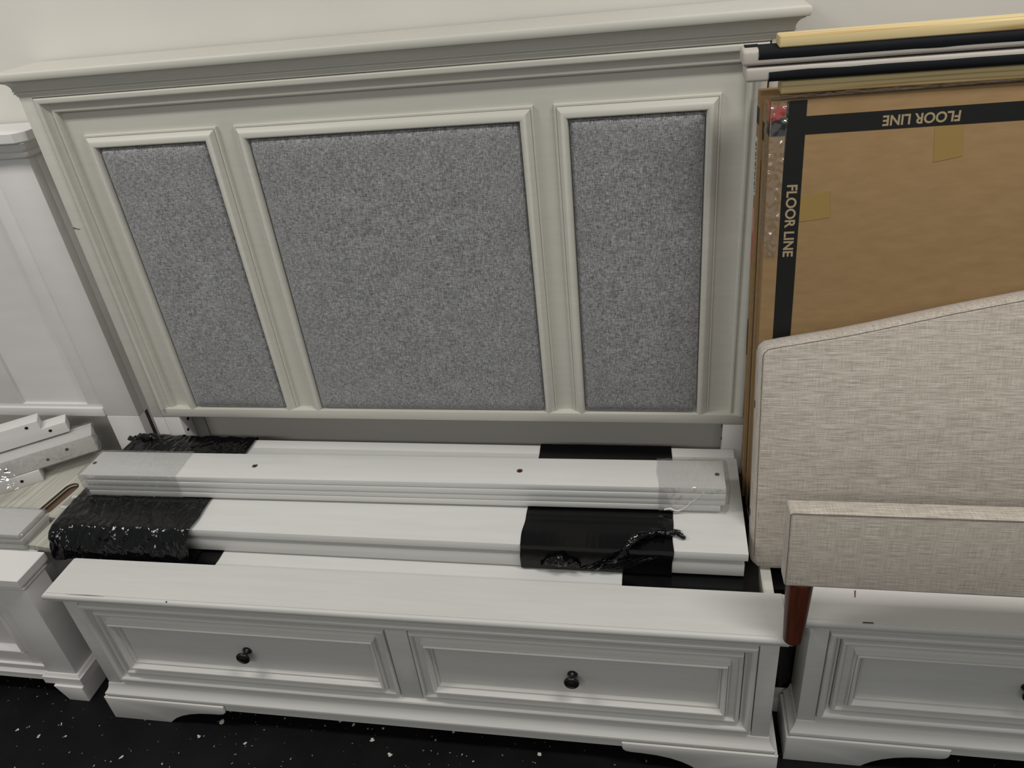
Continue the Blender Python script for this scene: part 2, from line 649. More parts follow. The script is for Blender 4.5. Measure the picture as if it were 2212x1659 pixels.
def centre_headboard():
    loc = (0, -0.36, 0)
    T = thing('upholstered_headboard', 'tall antique white headboard with three grey tweed panels under a moulded crown', 'headboard', loc)

    def P(name, vf, m, par=T, **k):
        return part(name, vf, m, par, off=loc if par is T else (0, 0, 0), **k)
    F = HY + 0.022
    YB = -0.292
    # crown: slab, cove, bed moulding
    slab = [(0.0, 1.5594), (0.0225, 1.5594), (0.0232, 1.5576), (0.0250, 1.5580), (0.027, 1.5572), (0.0285, 1.555), (0.0290, 1.549), (0.0285, 1.5435), (0.0268, 1.5405), (0.024, 1.5395), (0.0, 1.5395)]
    P('crown_slab', u_moulding(0.86, HY, YB, slab, top=True, bottom=True), 'antique')
    cove = [(0.0, 1.5396), (0.0205, 1.5396), (0.0200, 1.5372)] + \
           [(0.0055 + 0.0135 * (1 - math.sin(t * math.pi / 2)), 1.5362 - 0.0165 * (1 - math.cos(t * math.pi / 2)) ** 0.85) for t in (0.1, .3, .5, .7, .85, 1)] + \
           [(0.0050, 1.5180), (0.0062, 1.5172), (0.0062, 1.5148), (0.0035, 1.5142), (0.0035, 1.5128), (0.0055, 1.5120), (0.0055, 1.5092), (0.0022, 1.5078), (0.0018, 1.5035), (0.0, 1.5030)]
    P('crown_cove', u_moulding(0.86, HY, YB, cove, bottom=True), 'antique')
    for s in (-1, 1):
        x0, x1 = sorted((s * 0.8605, s * 0.8252))
        P('post', box(x0, x1, HY, YB, 0.594, 1.5035, 0.0015), 'antique')
        # two-layer leg below the rail
        lg = P('leg', add(box(x0, x1, HY + 0.001, HY + 0.05, 0.0, 0.592, 0.0015)), 'white')
        a0, a1 = sorted((s * 0.8246, s * 0.774))
        P('leg_block', box(a0, a1, HY + 0.0015, HY + 0.05, 0.0, 0.592, 0.0015), 'white')
        b0, b1 = sorted((s * 0.8604, s * 0.790))
        P('rear_leg', box(b0, b1, HY + 0.051, YB, 0.0, 0.60, 0.0015), 'white')
        for z in (0.565, 0.537, 0.40):
            c = P('bolt_hole', lathe([(0.005, -0.001), (0.005, 0.0012)], 12, 'x', (s * 0.774, HY + (0.018 if z != 0.565 else 0.034), z)), 'hole')
    P('top_rail', box(-0.8248, 0.8248, HY + 0.0275, YB, 1.40, 1.5035, 0.001), 'antique')
    P('field_panel', box(-0.8248, 0.8248, F, YB + 0.02, 0.597, 1.46, 0.0), 'antique', smooth=0)
    P('top_strip', box(-0.8248, 0.8248, HY - 0.0005, F, 1.4985, 1.5033, 0.0008), 'antique')
    fr = [(0.0, HY + 0.004), (0.0008, HY - 0.003), (0.003, HY - 0.0055), (0.009, HY - 0.006), (0.0125, HY - 0.0045), (0.0142, HY - 0.0005),
          (0.0165, HY + 0.005), (0.020, HY + 0.0085), (0.024, HY + 0.0105), (0.0265, HY + 0.0108), (0.0275, HY + 0.0085), (0.0298, HY + 0.0065),
          (0.0335, HY + 0.0068), (0.0365, HY + 0.010), (0.0380, HY + 0.0155), (0.0385, F + 0.001)]
    P('outer_moulding', arch_rings(-0.8226, 0.8226, 0.6225, 1.4972, fr), 'antique')
    P('lower_rail', box(-0.8248, 0.8248, HY + 0.0004, YB, 0.5955, 0.6232, 0.0012), 'antique')
    pm = [(0.0, F + 0.001), (0.0004, F - 0.006), (0.0015, F - 0.0078), (0.0048, F - 0.0085), (0.0060, F - 0.0070), (0.0066, F - 0.0105),
          (0.0085, F - 0.0125), (0.013, F - 0.0168), (0.018, F - 0.0205), (0.0225, F - 0.0218), (0.0265, F - 0.0210), (0.0290, F - 0.0185), (0.0302, F - 0.014), (0.0305, F + 0.001)]
    for x0, x1, n in ((-0.742, -0.393, 0), (-0.350, 0.3485, 1), (0.392, 0.7375, 2)):
        P('panel_moulding', arch_rings(x0, x1, 0.6230, 1.4040, pm), 'antique')
        P('padded_panel', cushion(x0 + 0.0312, x1 - 0.0312, 0.6245, 1.4040 - 0.0312, F - 0.004, 0.0155, 0.028, 0.014), 'tweed',
          label='grey tweed padded panel', smooth=60)
    # small scar on the left post
    P('scratch', prism([(-0.8595, 1.1795), (-0.846, 1.1765), (-0.840, 1.1775), (-0.850, 1.1790), (-0.8598, 1.1835)], 'y', HY - 0.0004, HY + 0.001), 'chip')
    return T


centre_headboard()


# ------------------------------------------------------------------ drawer footboards
def knob(par, x, y, z):
    prof = [(0.0115, 0.0), (0.0122, 0.0015), (0.0118, 0.004), (0.0085, 0.0065), (0.0062, 0.0095), (0.0058, 0.0145), (0.0075, 0.018),
            (0.0135, 0.0195), (0.0170, 0.0215), (0.0178, 0.0245), (0.0165, 0.0275), (0.0125, 0.0295), (0.0105, 0.0292), (0.0095, 0.0302), (0.004, 0.0312), (0.0005, 0.0313)]
    return part('knob', lathe([(r, -h) for r, h in prof], 28, 'y', (x, y, z)), 'knob', par, smooth=50, label='black round knob')


def drawer_footboard(label, loc, rz, group, paintname='antique_foot'):
    T = thing('drawer_footboard', label, 'footboard', loc, (0, 0, rz), group)
    pf = 0.0188        # front face of the posts
    yb = 0.115
    A = paintname
    slab = [(0.0, 0.4837), (0.0158, 0.4837), (0.0163, 0.4819), (0.0180, 0.4822), (0.0222, 0.4812), (0.0246, 0.4780), (0.0252, 0.4735), (0.0246, 0.4690), (0.0226, 0.4655), (0.0190, 0.4632), (0.0, 0.4628)]
    part('top_slab', u_moulding(0.8348, pf, yb + 0.0017, slab, top=True, bottom=True), A, T)
    bedm = [(0.0, 0.4630), (0.0105, 0.4630), (0.0095, 0.4600), (0.0090, 0.4585), (0.0125, 0.4575), (0.0138, 0.4550), (0.0135, 0.4520), (0.0112, 0.4498), (0.0070, 0.4490), (0.0050, 0.4475), (0.0050, 0.4440), (0.0022, 0.4430), (0.0022, 0.4400), (0.0, 0.4390)]
    part('bed_moulding', u_moulding(0.8393, pf, yb, bedm, bottom=True), A, T)
    for s in (-1, 1):
        x0, x1 = sorted((s * 0.8395, s * 0.8012))
        part('post', box(x0, x1, pf, yb, 0.126, 0.4395, 0.0012), A, T)
    part('top_strip', box(-0.8008, 0.8008, pf + 0.002, yb, 0.4292, 0.4393, 0.0008), A, T)
    part('bottom_strip', box(-0.8008, 0.8008, pf + 0.0012, yb, 0.126, 0.1418, 0.001), A, T)
    part('gap_shade_backing', box(-0.8008, 0.8008, 0.060, yb, 0.13, 0.4245, 0), 'gap', T, smooth=0)  # near-black colour paints in the shade of the gaps round the drawers
    fm = [(0.0, 0.060), (0.0, pf + 0.003), (0.0010, pf - 0.0030), (0.0035, pf - 0.0055), (0.0085, pf - 0.0062), (0.0125, pf - 0.0045),
          (0.0155, pf + 0.0005), (0.0180, pf + 0.0062), (0.0205, pf + 0.0095), (0.0235, pf + 0.0105), (0.0245, pf + 0.0105), (0.0247, 0.060)]
    part('opening_moulding', rect_rings(-0.7992, 0.7992, 0.1436, 0.4276, fm), A, T)
    part('centre_stile', box(-0.0172, 0.0350, pf + 0.003, 0.060, 0.165, 0.404, 0.0008), A, T)
    zb, zt = 0.1700, 0.4010
    for x0, x1 in ((-0.7720, -0.0200), (0.0380, 0.7720)):
        fx0, fx1 = x0, x1
        fp = [(0.0, 0.058), (0.0, pf + 0.0040), (0.0012, pf - 0.0005), (0.004, pf - 0.0020), (0.0080, pf - 0.0016), (0.0102, pf + 0.0015), (0.0112, pf + 0.0058), (0.0270, pf + 0.0062),
              (0.0480, pf + 0.0064), (0.0484, pf + 0.0110), (0.060, pf + 0.0112)]
        D = part('drawer', rect_rings(fx0, fx1, zb, zt, fp, cap=True), A, T)
        mp = [(0.0265, pf + 0.0072), (0.0268, pf - 0.0040), (0.0280, pf - 0.0060), (0.0304, pf - 0.0058), (0.0312, pf - 0.0028), (0.0320, pf - 0.0076),
              (0.0345, pf - 0.0092), (0.0375, pf - 0.0084), (0.0410, pf - 0.0040), (0.0430, pf + 0.0010), (0.0440, pf + 0.0042), (0.0448, pf + 0.0020), (0.0474, pf + 0.0030), (0.0490, pf + 0.0062), (0.0492, pf + 0.0120)]
        part('drawer_moulding', rect_rings(fx0, fx1, zb, zt, mp), A, D)
        knob(D, (x0 + x1) / 2, pf + 0.0112, (zb + zt) / 2)
    pl = [(0.0, 0.1282), (0.0014, 0.1280), (0.0022, 0.1255), (0.0034, 0.1195), (0.0058, 0.1125), (0.0092, 0.1065), (0.0130, 0.1025), (0.0152, 0.1000), (0.0156, 0.0975), (0.0132, 0.0960), (0.0152, 0.0948), (0.0152, 0.0925),
          (0.0120, 0.0908), (0.0116, 0.0640), (0.0104, 0.0630), (-0.01, 0.0630)]
    part('plinth', u_moulding(0.8393, pf, yb, pl, top=True, bottom=True), A, T)
    # bracket feet
    for s in (-1, 1):
        xs = [(0.8615, 0.0), (0.691, 0.0), (0.682, 0.009), (0.668, 0.021), (0.648, 0.033), (0.622, 0.043), (0.592, 0.0495), (0.560, 0.0525), (0.532, 0.0535),
              (0.520, 0.0560), (0.5135, 0.0620), (0.5115, 0.0700), (0.5115, 0.0870), (0.8615, 0.0870)]
        front = prism([(s * x, z) for x, z in xs], 'y', -0.0006, 0.0070, 0.0034)
        side = prism([(0.0015, 0.0), (0.0015, 0.087), (yb, 0.087), (yb, 0.0), (0.095, 0.0)], 'x', *sorted((s * 0.8612, s * 0.852)), bev=0.0020)
        blk = box(*sorted((s * 0.852, s * 0.70)), 0.008, 0.03, 0.001, 0.062, 0)
        part('bracket_foot', add(front, side, blk), A, T)
    return T


FBG = 'matching drawer footboards'
c_fb = drawer_footboard('antique white two-drawer footboard standing in front of the three-panel headboard', (0.0193, -0.9958, 0), 0.0044, FBG)
r_fb = drawer_footboard('antique white drawer footboard below the beige bed rail with the brown leg', (1.765, -0.940, 0), 0.001, FBG)
# nicks on the centre footboard's nosing
part('nick', lathe([(0.0022, -0.001), (0.0015, 0.0008)], 8, 'z', (-0.5255, -0.0022, 0.4822)), 'chip', c_fb, smooth=0)
part('scuff', prism([(-0.795, 0.0002), (-0.735, 0.0012), (-0.690, 0.0004), (-0.735, 0.0024)], 'z', 0.4835, 0.48395), 'mdf', c_fb, smooth=0)
part('scuff', prism([(-0.7515, 0.0655), (-0.7490, 0.0660), (-0.7445, 0.0850), (-0.7480, 0.0850)], 'z', 0.4835, 0.48395), 'mdf', r_fb, smooth=0)
part('nick', prism([(-0.748, -0.0002), (-0.728, 0.0004), (-0.728, 0.0016), (-0.748, 0.0010)], 'z', 0.4825, 0.48396), 'chip', r_fb, smooth=0)

# ------------------------------------------------------------------ left bed (plain white)
def left_headboard():
    y0 = -0.37
    cx, w = -1.81, 0.862
    loc = (cx, y0, 0)
    T = thing('panel_headboard', 'plain cool white panelled headboard with a clipped-corner crown at the left edge', 'headboard', loc)
    YB = 0.078
    slab = [(0.0, 1.4215), (0.040, 1.4215), (0.0425, 1.4200), (0.0425, 1.3990), (0.0405, 1.3965), (0.0, 1.3960)]
    part('crown_slab', u_moulding(w, 0.0, YB, slab, top=True, bottom=True, clip=0.022), 'white', T)
    cove = [(0.0, 1.3962), (0.030, 1.3962), (0.030, 1.3920), (0.0265, 1.3905), (0.0240, 1.3850), (0.0205, 1.3780), (0.0165, 1.3725), (0.0120, 1.3690), (0.0135, 1.3640), (0.0125, 1.3585), (0.0090, 1.3545), (0.0040, 1.3530), (0.0, 1.3525)]
    part('crown_cove', u_moulding(w, 0.0, YB, cove, bottom=True, clip=0.006), 'white', T)
    for s in (-1, 1):
        x0, x1 = sorted((s * w, s * (w - 0.111)))
        part('post', box(x0, x1, 0.0, 0.028, 0.5635, 1.3535, 0.0012), 'white', T)
        part('leg', box(x0, x1, -0.001, 0.045, 0.0, 0.5622, 0.0012), 'white', T)
        part('rear_post', box(*sorted((s * w, s * (w - 0.06))), 0.0285, YB, 0.0, 1.3535, 0.0012), 'white', T)
        part('inner_stile', box(*sorted((s * (w - 0.1115), s * (w - 0.165))), 0.0050, 0.0155, 0.6012, 1.3530, 0.001), 'white', T)
    part('field_panel', box(-w + 0.10, w - 0.10, 0.016, 0.04, 0.59, 1.3535, 0), 'white', T, smooth=0)
    part('lower_rail', box(-w + 0.1115, w - 0.1115, -0.0060, 0.04, 0.5640, 0.5925, 0.0015), 'white', T)
    part('rail_step', box(-w + 0.1115, w - 0.1115, 0.0055, 0.04, 0.5925, 0.6010, 0.001), 'white', T)
    part('top_rail', box(-w + 0.1655, w - 0.1655, 0.0050, 0.028, 1.27, 1.3530, 0.001), 'white', T)
    for x in (-0.42, 0.415):
        part('muntin', box(x - 0.05, x + 0.05, 0.0052, 0.028, 0.6012, 1.2695, 0.001), 'white', T)
    return T


left_headboard()


def left_footboard():
    # local frame: right front foot corner at (0,0,0) ; runs to -x
    loc = (-1.81, -0.9646, 0)
    T = thing('panel_footboard', 'plain white low footboard with a square block foot at the left edge', 'footboard', loc)
    w = 0.862
    A = 'white'
    yf, yb = 0.006, 0.104
    slab = [(0.0, 0.475), (0.0010, 0.475), (0.0030, 0.4735), (0.0030, 0.4525), (0.0010, 0.4505), (0.0, 0.4505)]
    part('top_slab', u_moulding(w, yf, yb, slab, top=True, bottom=True), A, T)
    q = [(0.0, 0.4507), (0.0, 0.4470), (-0.006, 0.4440), (-0.011, 0.4390), (-0.0135, 0.4340), (-0.0105, 0.4330), (-0.0090, 0.4305), (-0.0105, 0.4270), (-0.0160, 0.4255), (-0.03, 0.425)]
    part('cove_moulding', u_moulding(w, yf, yb, q, bottom=True), A, T)
    for s in (-1, 1):
        x0, x1 = sorted((s * (w - 0.0165), s * (w - 0.108)))
        part('post', box(x0, x1, yf + 0.0165, yb - 0.006, 0.078, 0.4258, 0.0012), A, T)
        part('inner_stile', box(*sorted((s * (w - 0.1083), s * (w - 0.150))), yf + 0.0235, yb - 0.01, 0.11, 0.4255, 0.001), A, T)
        base = u_moulding(0.049, yf + 0.0165, yb - 0.003, [(0.0, 0.0935), (0.0035, 0.0925), (0.0060, 0.0880), (0.0085, 0.0845), (0.0115, 0.0840), (0.0115, 0.0580), (0.0100, 0.0565), (0.0, 0.0565)], top=True, bottom=True)
        V = [(v[0] + s * (w - 0.0620), v[1], v[2]) for v in base[0]]
        part('base_moulding', (V, base[1]), A, T)
        xa = s * (w + 0.0105)
        xb, xc = s * (w - 0.0660), s * (w - 0.092)
        part('block_foot', prism([(s * (w - 0.004), 0.0), (s * (w - 0.0015), 0.057), (xc, 0.057), (xb, 0.0)], 'y', 0.004, 0.085, 0.0015), A, T)
    part('frame_rail', box(-w + 0.1505, w - 0.1505, yf + 0.0235, yb - 0.01, 0.335, 0.4255, 0.001), A, T)
    part('field_panel', box(-w + 0.10, w - 0.10, yf + 0.032, yb - 0.015, 0.08, 0.42, 0), A, T, smooth=0)
    pm = [(0.0, yf + 0.0345), (0.0, yf + 0.018), (0.003, yf + 0.0175), (0.006, yf + 0.0190), (0.007, yf + 0.0170), (0.016, yf + 0.0240), (0.020, yf + 0.0330)]
    part('lower_frame_rail', box(-w + 0.1505, w - 0.1505, yf + 0.0250, yb - 0.01, 0.112, 0.168, 0.001), A, T)
    part('panel_moulding', rect_rings(-w + 0.1480, w - 0.1480, 0.162, 0.352, pm), A, T)
    part('step_moulding', box(-w + 0.1087, w - 0.1087, yf + 0.0170, yb - 0.01, 0.1085, 0.1150, 0.0022), A, T)
    bl = [(0.0, 0.0925), (0.0015, 0.0920), (0.0045, 0.0870), (0.0080, 0.0835), (0.0080, 0.0820), (0.0065, 0.0815), (0.0065, 0.0605), (0.0, 0.0600)]
    part('plinth', u_moulding(w - 0.112, yf + 0.0200, yb - 0.01, bl, top=True, bottom=True), A, T)
    return T


left_footboard()

# ------------------------------------------------------------------ bundles of bed parts between headboards and footboards
# lower stack on the floor (only its top shows)
def flat_stack(name, label, x0, x1, y0, y1, ztop, n, wraps, tname):
    loc = ((x0 + x1) / 2, (y0 + y1) / 2, 0)
    T = thing(name, label, 'board bundle', loc)
    th = ztop / n
    for i in range(n):
        part('board', box(x0, x1, y0, y1, i * th + 0.0004, (i + 1) * th, 0.0018), 'board', T, off=loc)
    for wx0, wx1, seed in wraps:
        sec = [(y0 - 0.002, ztop + 0.0012), (y0 - 0.003, ztop - 0.06), (y0 - 0.003, 0.30), (y1 + 0.003, 0.30), (y1 + 0.003, ztop - 0.06), (y1 + 0.002, ztop + 0.0012)]
        part('film_wrap', sleeve(wx0, wx1, sec, 36, 0.0012, 24, seed, step=0.02, edge=0.004), 'taut', T, off=loc, label='black stretch film', smooth=70)
    return T


flat_stack('panel_stack', 'lower stack of white boards banded in black film, squeezed behind the drawer footboard', -0.845, 0.828, -0.866, -0.455, 0.4630, 8,
           ((-0.843, -0.462, 1.0), (0.532, 0.826, 5.0)), 'x')


def upper_bundle():
    x0, x1, y0, y1 = -0.898, 0.8045, -0.8215, -0.4475
    loc = ((x0 + x1) / 2, (y0 + y1) / 2, 0.469)
    T = thing('panel_bundle', 'white flat panels bundled with black film at one end and in the middle', 'board bundle', loc)
    part('top_board', box(x0, x1, y0, y1 - 0.0385, 0.5185, 0.540, 0.0015), 'board', T, off=loc)
    part('tongue_board', box(x0, x1 - 0.0045, y1 - 0.0372, y1, 0.5185, 0.5395, 0.0015), 'board', T, off=loc)
    part('lower_board', box(x0, x1 - 0.008, y0 + 0.018, y1, 0.5045, 0.5180, 0.001), 'board', T, off=loc)
    part('ledge_board', box(x0, x1 - 0.006, y0 + 0.004, y1, 0.4690, 0.5045, 0.0015), 'board', T, off=loc)
    # middle wrap
    sec = [(y0 - 0.0030, 0.5420), (y0 - 0.0045, 0.535), (y0 - 0.0020, 0.4685), (-0.63, 0.4665), (y1 + 0.002, 0.4665), (y1 + 0.0035, 0.5420)]
    W = part('film_wrap', sleeve(0.3045, 0.646, sec, 70, 0.0007, 30, 3.0, step=0.008, edge=0.005), 'taut', T, off=loc, label='black stretch film band', smooth=70)
    # torn, twisted tail of the film, lying over the front edge
    tail = [(0.672, -0.783, 0.546), (0.655, -0.775, 0.5505), (0.630, -0.773, 0.552), (0.600, -0.778, 0.5515), (0.575, -0.790, 0.551), (0.556, -0.808, 0.549), (0.545, -0.8245, 0.540), (0.530, -0.829, 0.525),
            (0.510, -0.829, 0.508), (0.485, -0.829, 0.492), (0.470, -0.829, 0.480)]
    path = []
    for i in range(len(tail) - 1):
        a, b = Vector(tail[i]), Vector(tail[i + 1])
        for k in range(5):
            path.append(a.lerp(b, k / 5))
    rads = [0.0035 + 0.0075 * math.sin(math.pi * min(1, i / len(path) * 1.15)) for i in range(len(path))]
    part('film_tail', tube(path, rads, 10, 0.012, 2.0), 'film', T, off=loc, smooth=80, label='torn twisted end of the film')
    lump = []
    for i in range(26):
        t = i / 25
        lump.append((0.352 + 0.085 * t, y0 - 0.006, 0.487 + 0.018 * math.sin(t * 3.1)))
    part('film_tail', tube(lump, [0.004 + 0.010 * math.sin(math.pi * i / 25) for i in range(26)], 10, 0.012, 9.0), 'film', T, off=loc, smooth=80)
    # fan of creases
    for k in range(9):
        a = Vector((0.44 + 0.010 * k, y0 - 0.0045, 0.477))
        b = Vector((0.50 + 0.014 * k, y0 - 0.0045, 0.508 + 0.002 * k))
        part('film_crease', tube([a.lerp(b, i / 8) for i in range(9)], 0.0012, 5, 0.003, k), 'film', T, off=loc, smooth=80)
    # left end wrap: baggy and closed over the end
    sec = [(y0 + 0.020, 0.5455), (y0 - 0.002, 0.5445), (y0 - 0.014, 0.538), (y0 - 0.024, 0.526), (y0 - 0.033, 0.508), (y0 - 0.040, 0.485), (y0 - 0.043, 0.4680), (-0.63, 0.4665), (y1 + 0.004, 0.4670), (y1 + 0.006, 0.540), (y1, 0.545)]
    part('film_wrap', sleeve(-0.908, -0.523, sec, 120, 0.0085, 23, 11.0, closed0=True, puff0=0.010, step=0.006, grow=0.07, edge=0.006, zlim=(-0.722, -0.585), zmax=0.5455), 'film', T, off=loc, label='crumpled black stretch film over the end', smooth=70)
    bl = [(-0.930 + 0.12 * i / 20, -0.458 + 0.004 * math.sin(i), 0.541 + 0.007 * math.sin(i / 20 * 3.14)) for i in range(21)]
    part('film_tail', tube(bl, [0.003 + 0.008 * math.sin(math.pi * i / 20) for i in range(21)], 10, 0.014, 4.0), 'film', T, off=loc, smooth=80)
    return T


upper_bundle()


def slat_bundle():
    L, w, th = 1.6455, 0.1005, 0.0174
    loc = (-0.0605, -0.6545, 0.5462)
    T = thing('slat_bundle', 'four long white slats with clear film round both ends, on the panel bundle', 'slat bundle', loc, (0, 0, 0.0118))
    offs = ((0.0, 0.0), (0.0008, -0.001), (-0.0006, 0.0006), (-0.010, 0.0))
    for i in range(4):
        z0 = (3 - i) * th
        ox, oy = offs[i]
        shrink = 0.010 if i == 3 else 0.0
        part('slat', box(-L / 2 + 0.004 * (i % 2), L / 2 - shrink, -w / 2 + oy, w / 2 + oy, z0 + 0.0005, z0 + th - 0.0005, 0.0022), 'board', T)
    zt = 4 * th
    for x, m in ((-0.346, 'steel'), (0.3452, 'copper'), (0.806, 'hole'), (-0.811, 'hole')):  # the hole entries are dark discs with the bore's shade painted in
        y = -0.001
        s = part('screw_or_hole', lathe([(0.0072 if m != 'hole' else 0.005, -0.001), (0.0072 if m != 'hole' else 0.005, 0.0003), (0.0052, 0.0006), (0.0045, 0.0001)], 18, 'z', (x, y, zt)), m, T, smooth=40)
        if m != 'hole':
            part('hex_socket', lathe([(0.0034, 0.0), (0.0034, 0.0006)], 6, 'z', (x, y, zt)), 'hole', s, smooth=0)
    e = 0.0022
    sec = [(-w / 2 - e, zt + e * 0.5), (-w / 2 - e * 1.3, 0.030), (-w / 2 - e, 0.0016), (w / 2 + e, 0.0016), (w / 2 + e, zt + e * 0.5)]
    part('film_wrap', sleeve(-L / 2 - 0.002, -0.545, sec, 60, 0.0028, 34, 1.5, closed0=True, step=0.008, edge=0.012), 'milky', T, label='clear stretch film', smooth=70)
    part('film_wrap', sleeve(0.672, L / 2 + 0.002, sec, 46, 0.0028, 34, 6.5, closed1=True, step=0.008, edge=0.008), 'milky', T, label='clear stretch film', smooth=70)
    sec2 = [(-w / 2 - 0.0005, zt + 0.0003), (-w / 2 - 0.0006, 0.0014), (w / 2 + 0.0005, 0.0014), (w / 2 + 0.0005, zt + 0.0003)]
    # torn whitish film edge at the right end
    pth = [(0.775, -w / 2 - 0.004, zt - 0.006), (0.760, -w / 2 - 0.005, 0.044), (0.742, -w / 2 - 0.005, 0.026), (0.727, -w / 2 - 0.0055, 0.009), (0.716, -w / 2 - 0.006, 0.0055), (0.700, -w / 2 - 0.006, 0.010), (0.682, -w / 2 - 0.005, 0.006)]
    path = []
    for i in range(len(pth) - 1):
        a, b = Vector(pth[i]), Vector(pth[i + 1])
        path += [a.lerp(b, k / 5) for k in range(5)]
    part('film_edge', tube(path, [0.0007 + 0.0022 * (i / len(path)) for i in range(len(path))], 6, 0.003, 1.0), 'paper', T, smooth=80, label='torn whitish film edge')
    return T


slat_bundle()

# ------------------------------------------------------------------ left-hand bundle
flat_stack('panel_stack', 'stack of white boards under the slotted plywood board at the left', -2.60, -1.015, -0.838, -0.39, 0.4360, 8, (), 'x')


def left_slats():
    loc = (-1.85, -0.770, 0.4370)
    T = thing('slat_bundle', 'short stack of three whitewashed slats behind the plain white footboard', 'slat bundle', loc)
    for i in range(3):
        part('slat', box(-0.80, 0.800 + 0.004 * (i % 2), -0.050, 0.051, 0.0178 * i + 0.0004, 0.0178 * (i + 1), 0.0016), 'board', T)
    sec = [(-0.0525, 0.0550), (-0.0530, 0.001), (0.0530, 0.001), (0.0530, 0.0550)]
    part('film_wrap', sleeve(0.62, 0.806, sec, 24, 0.0012, 30, 8.0, closed1=True, step=0.01, edge=0.01), 'clear', T, label='clear stretch film', smooth=70)
    return T


left_slats()


def slot_board():
    # plywood board with a hand slot, turned a little
    ang = math.radians(-7.0)
    loc = (-1.0856, -0.6445, 0.4372)
    T = thing('slotted_board', 'whitewashed plywood board with a long rounded hand slot, beside the black film end', 'board', loc, (0, 0, ang))
    th = 0.0165
    w0, w1, l0, l1 = -0.230, 0.150, -0.165, 0.225
    sl = []
    r, half = 0.0225, 0.060
    for k in range(9):
        a = math.pi * k / 8
        sl.append((r * math.cos(a), half + r * math.sin(a)))
    for k in range(9):
        a = math.pi + math.pi * k / 8
        sl.append((r * math.cos(a), -0.034 + r * math.sin(a)))
    top_i, bot_i = 4, 13
    rightarc = sl[bot_i:] + sl[:top_i + 1]            # bottom -> right side -> top
    leftarc = sl[top_i:bot_i + 1]                     # top -> left side -> bottom
    lb = sl[bot_i][1]
    right = [(0, -0.066), (0.061, -0.060), (0.067, l0), (w1, l0), (w1, l1), (0, l1)] + rightarc[::-1]
    left = [(0, l1), (w0, l1), (w0, -0.070), (0, -0.066)] + leftarc[::-1]
    V, F = add(prism(right, 'z', 0.0, th), prism(left, 'z', 0.0, th))
    part('panel', (V, F), 'ply', T, smooth=20)
    # raw brown edge inside the slot and the board under it
    inn = [(x * 0.97, y * 0.995) for x, y in sl]
    V, F = [], []
    n = len(sl)
    for p in sl:
        V.append((p[0], p[1], th - 0.0005))
    for p in sl:
        V.append((p[0] * 0.985, p[1], 0.0008))
    F = [(i, (i + 1) % n, n + (i + 1) % n, n + i) for i in range(n)] + [tuple(range(n, 2 * n))]
    part('slot_lining', (V, F), 'mdf', T, smooth=30, label='raw brown slot edge')
    lip = [(p[0] * 0.90, p[1] * 0.985, th * 0.55) for p in sl[4:9]] + [(-r * 0.90, half - 0.1 * k, th * 0.55) for k in (0.2, 0.5, 0.9)]
    part('slot_groove', tube(lip, 0.0012, 6), 'board', T, smooth=60)
    # printed label
    lab = part('label', box(0.031, 0.059, -0.022, 0.036, th, th + 0.0004, 0), 'paper', T, smooth=0, label='white sticker with small print')
    for k in range(4):
        part('print_line', box(0.035 + 0.0048 * k, 0.0373 + 0.0048 * k, -0.012, 0.026 - 0.006 * (k % 2), th + 0.0004, th + 0.0006, 0), 'ink', lab, smooth=0)
    for a in ((0.0315, 0.0323, -0.021, 0.035), (0.0577, 0.0585, -0.021, 0.035), (0.0315, 0.0585, -0.021, -0.0202), (0.0315, 0.0585, 0.0342, 0.035)):
        part('print_line', box(*a, th + 0.0004, th + 0.0006, 0), 'ink', lab, smooth=0)
    return T


slot_board()


def bed_leg_piece(name, label, p0, p1, z0, h, d, notch=None, holes=(), wrapped=False, m='white', milky='clear'):
    """long square-section white piece whose lower front edge runs from p0 to p1"""
    a = Vector((p0[0], p0[1], 0))
    b = Vector((p1[0], p1[1], 0))
    L = (b - a).length
    ang = math.atan2(b.y - a.y, b.x - a.x)
    T = thing(name, label, 'bed part', (a.x, a.y, z0), (0, 0, ang), 'white bed parts piled at the left')
    if notch:
        nl, nh = notch
        poly = [(0, 0), (L, 0), (L, nh), (L - nl, nh), (L - nl, h), (0, h)]
        part('body', prism(poly, 'y', 0.0, d, 0.0012), m, T)
    else:
        part('body', box(0, L, 0, d, 0, h, 0.0015), m, T)
    for x, z in holes:
        part('bolt_hole', lathe([(0.0048, -0.0006), (0.0048, 0.0008)], 14, 'y', (x, 0.0, z)), 'hole', T, smooth=0)
    if wrapped:
        sec = [(-0.0025, h + 0.003), (-0.003, -0.0002), (d + 0.003, -0.0002), (d + 0.003, h + 0.003)]
        part('film_wrap', sleeve(0.01, L + 0.004, sec, 60, 0.0026, 26, 2.0 + L, closed1=True, step=0.01), milky, T, label='loose clear stretch film', smooth=70)
    return T


# direction of the pile: about 36 degrees to the wall
dx, dy = math.cos(math.radians(36)), math.sin(math.radians(36))


def along(p, t):
    return (p[0] + dx * t, p[1] + dy * t)


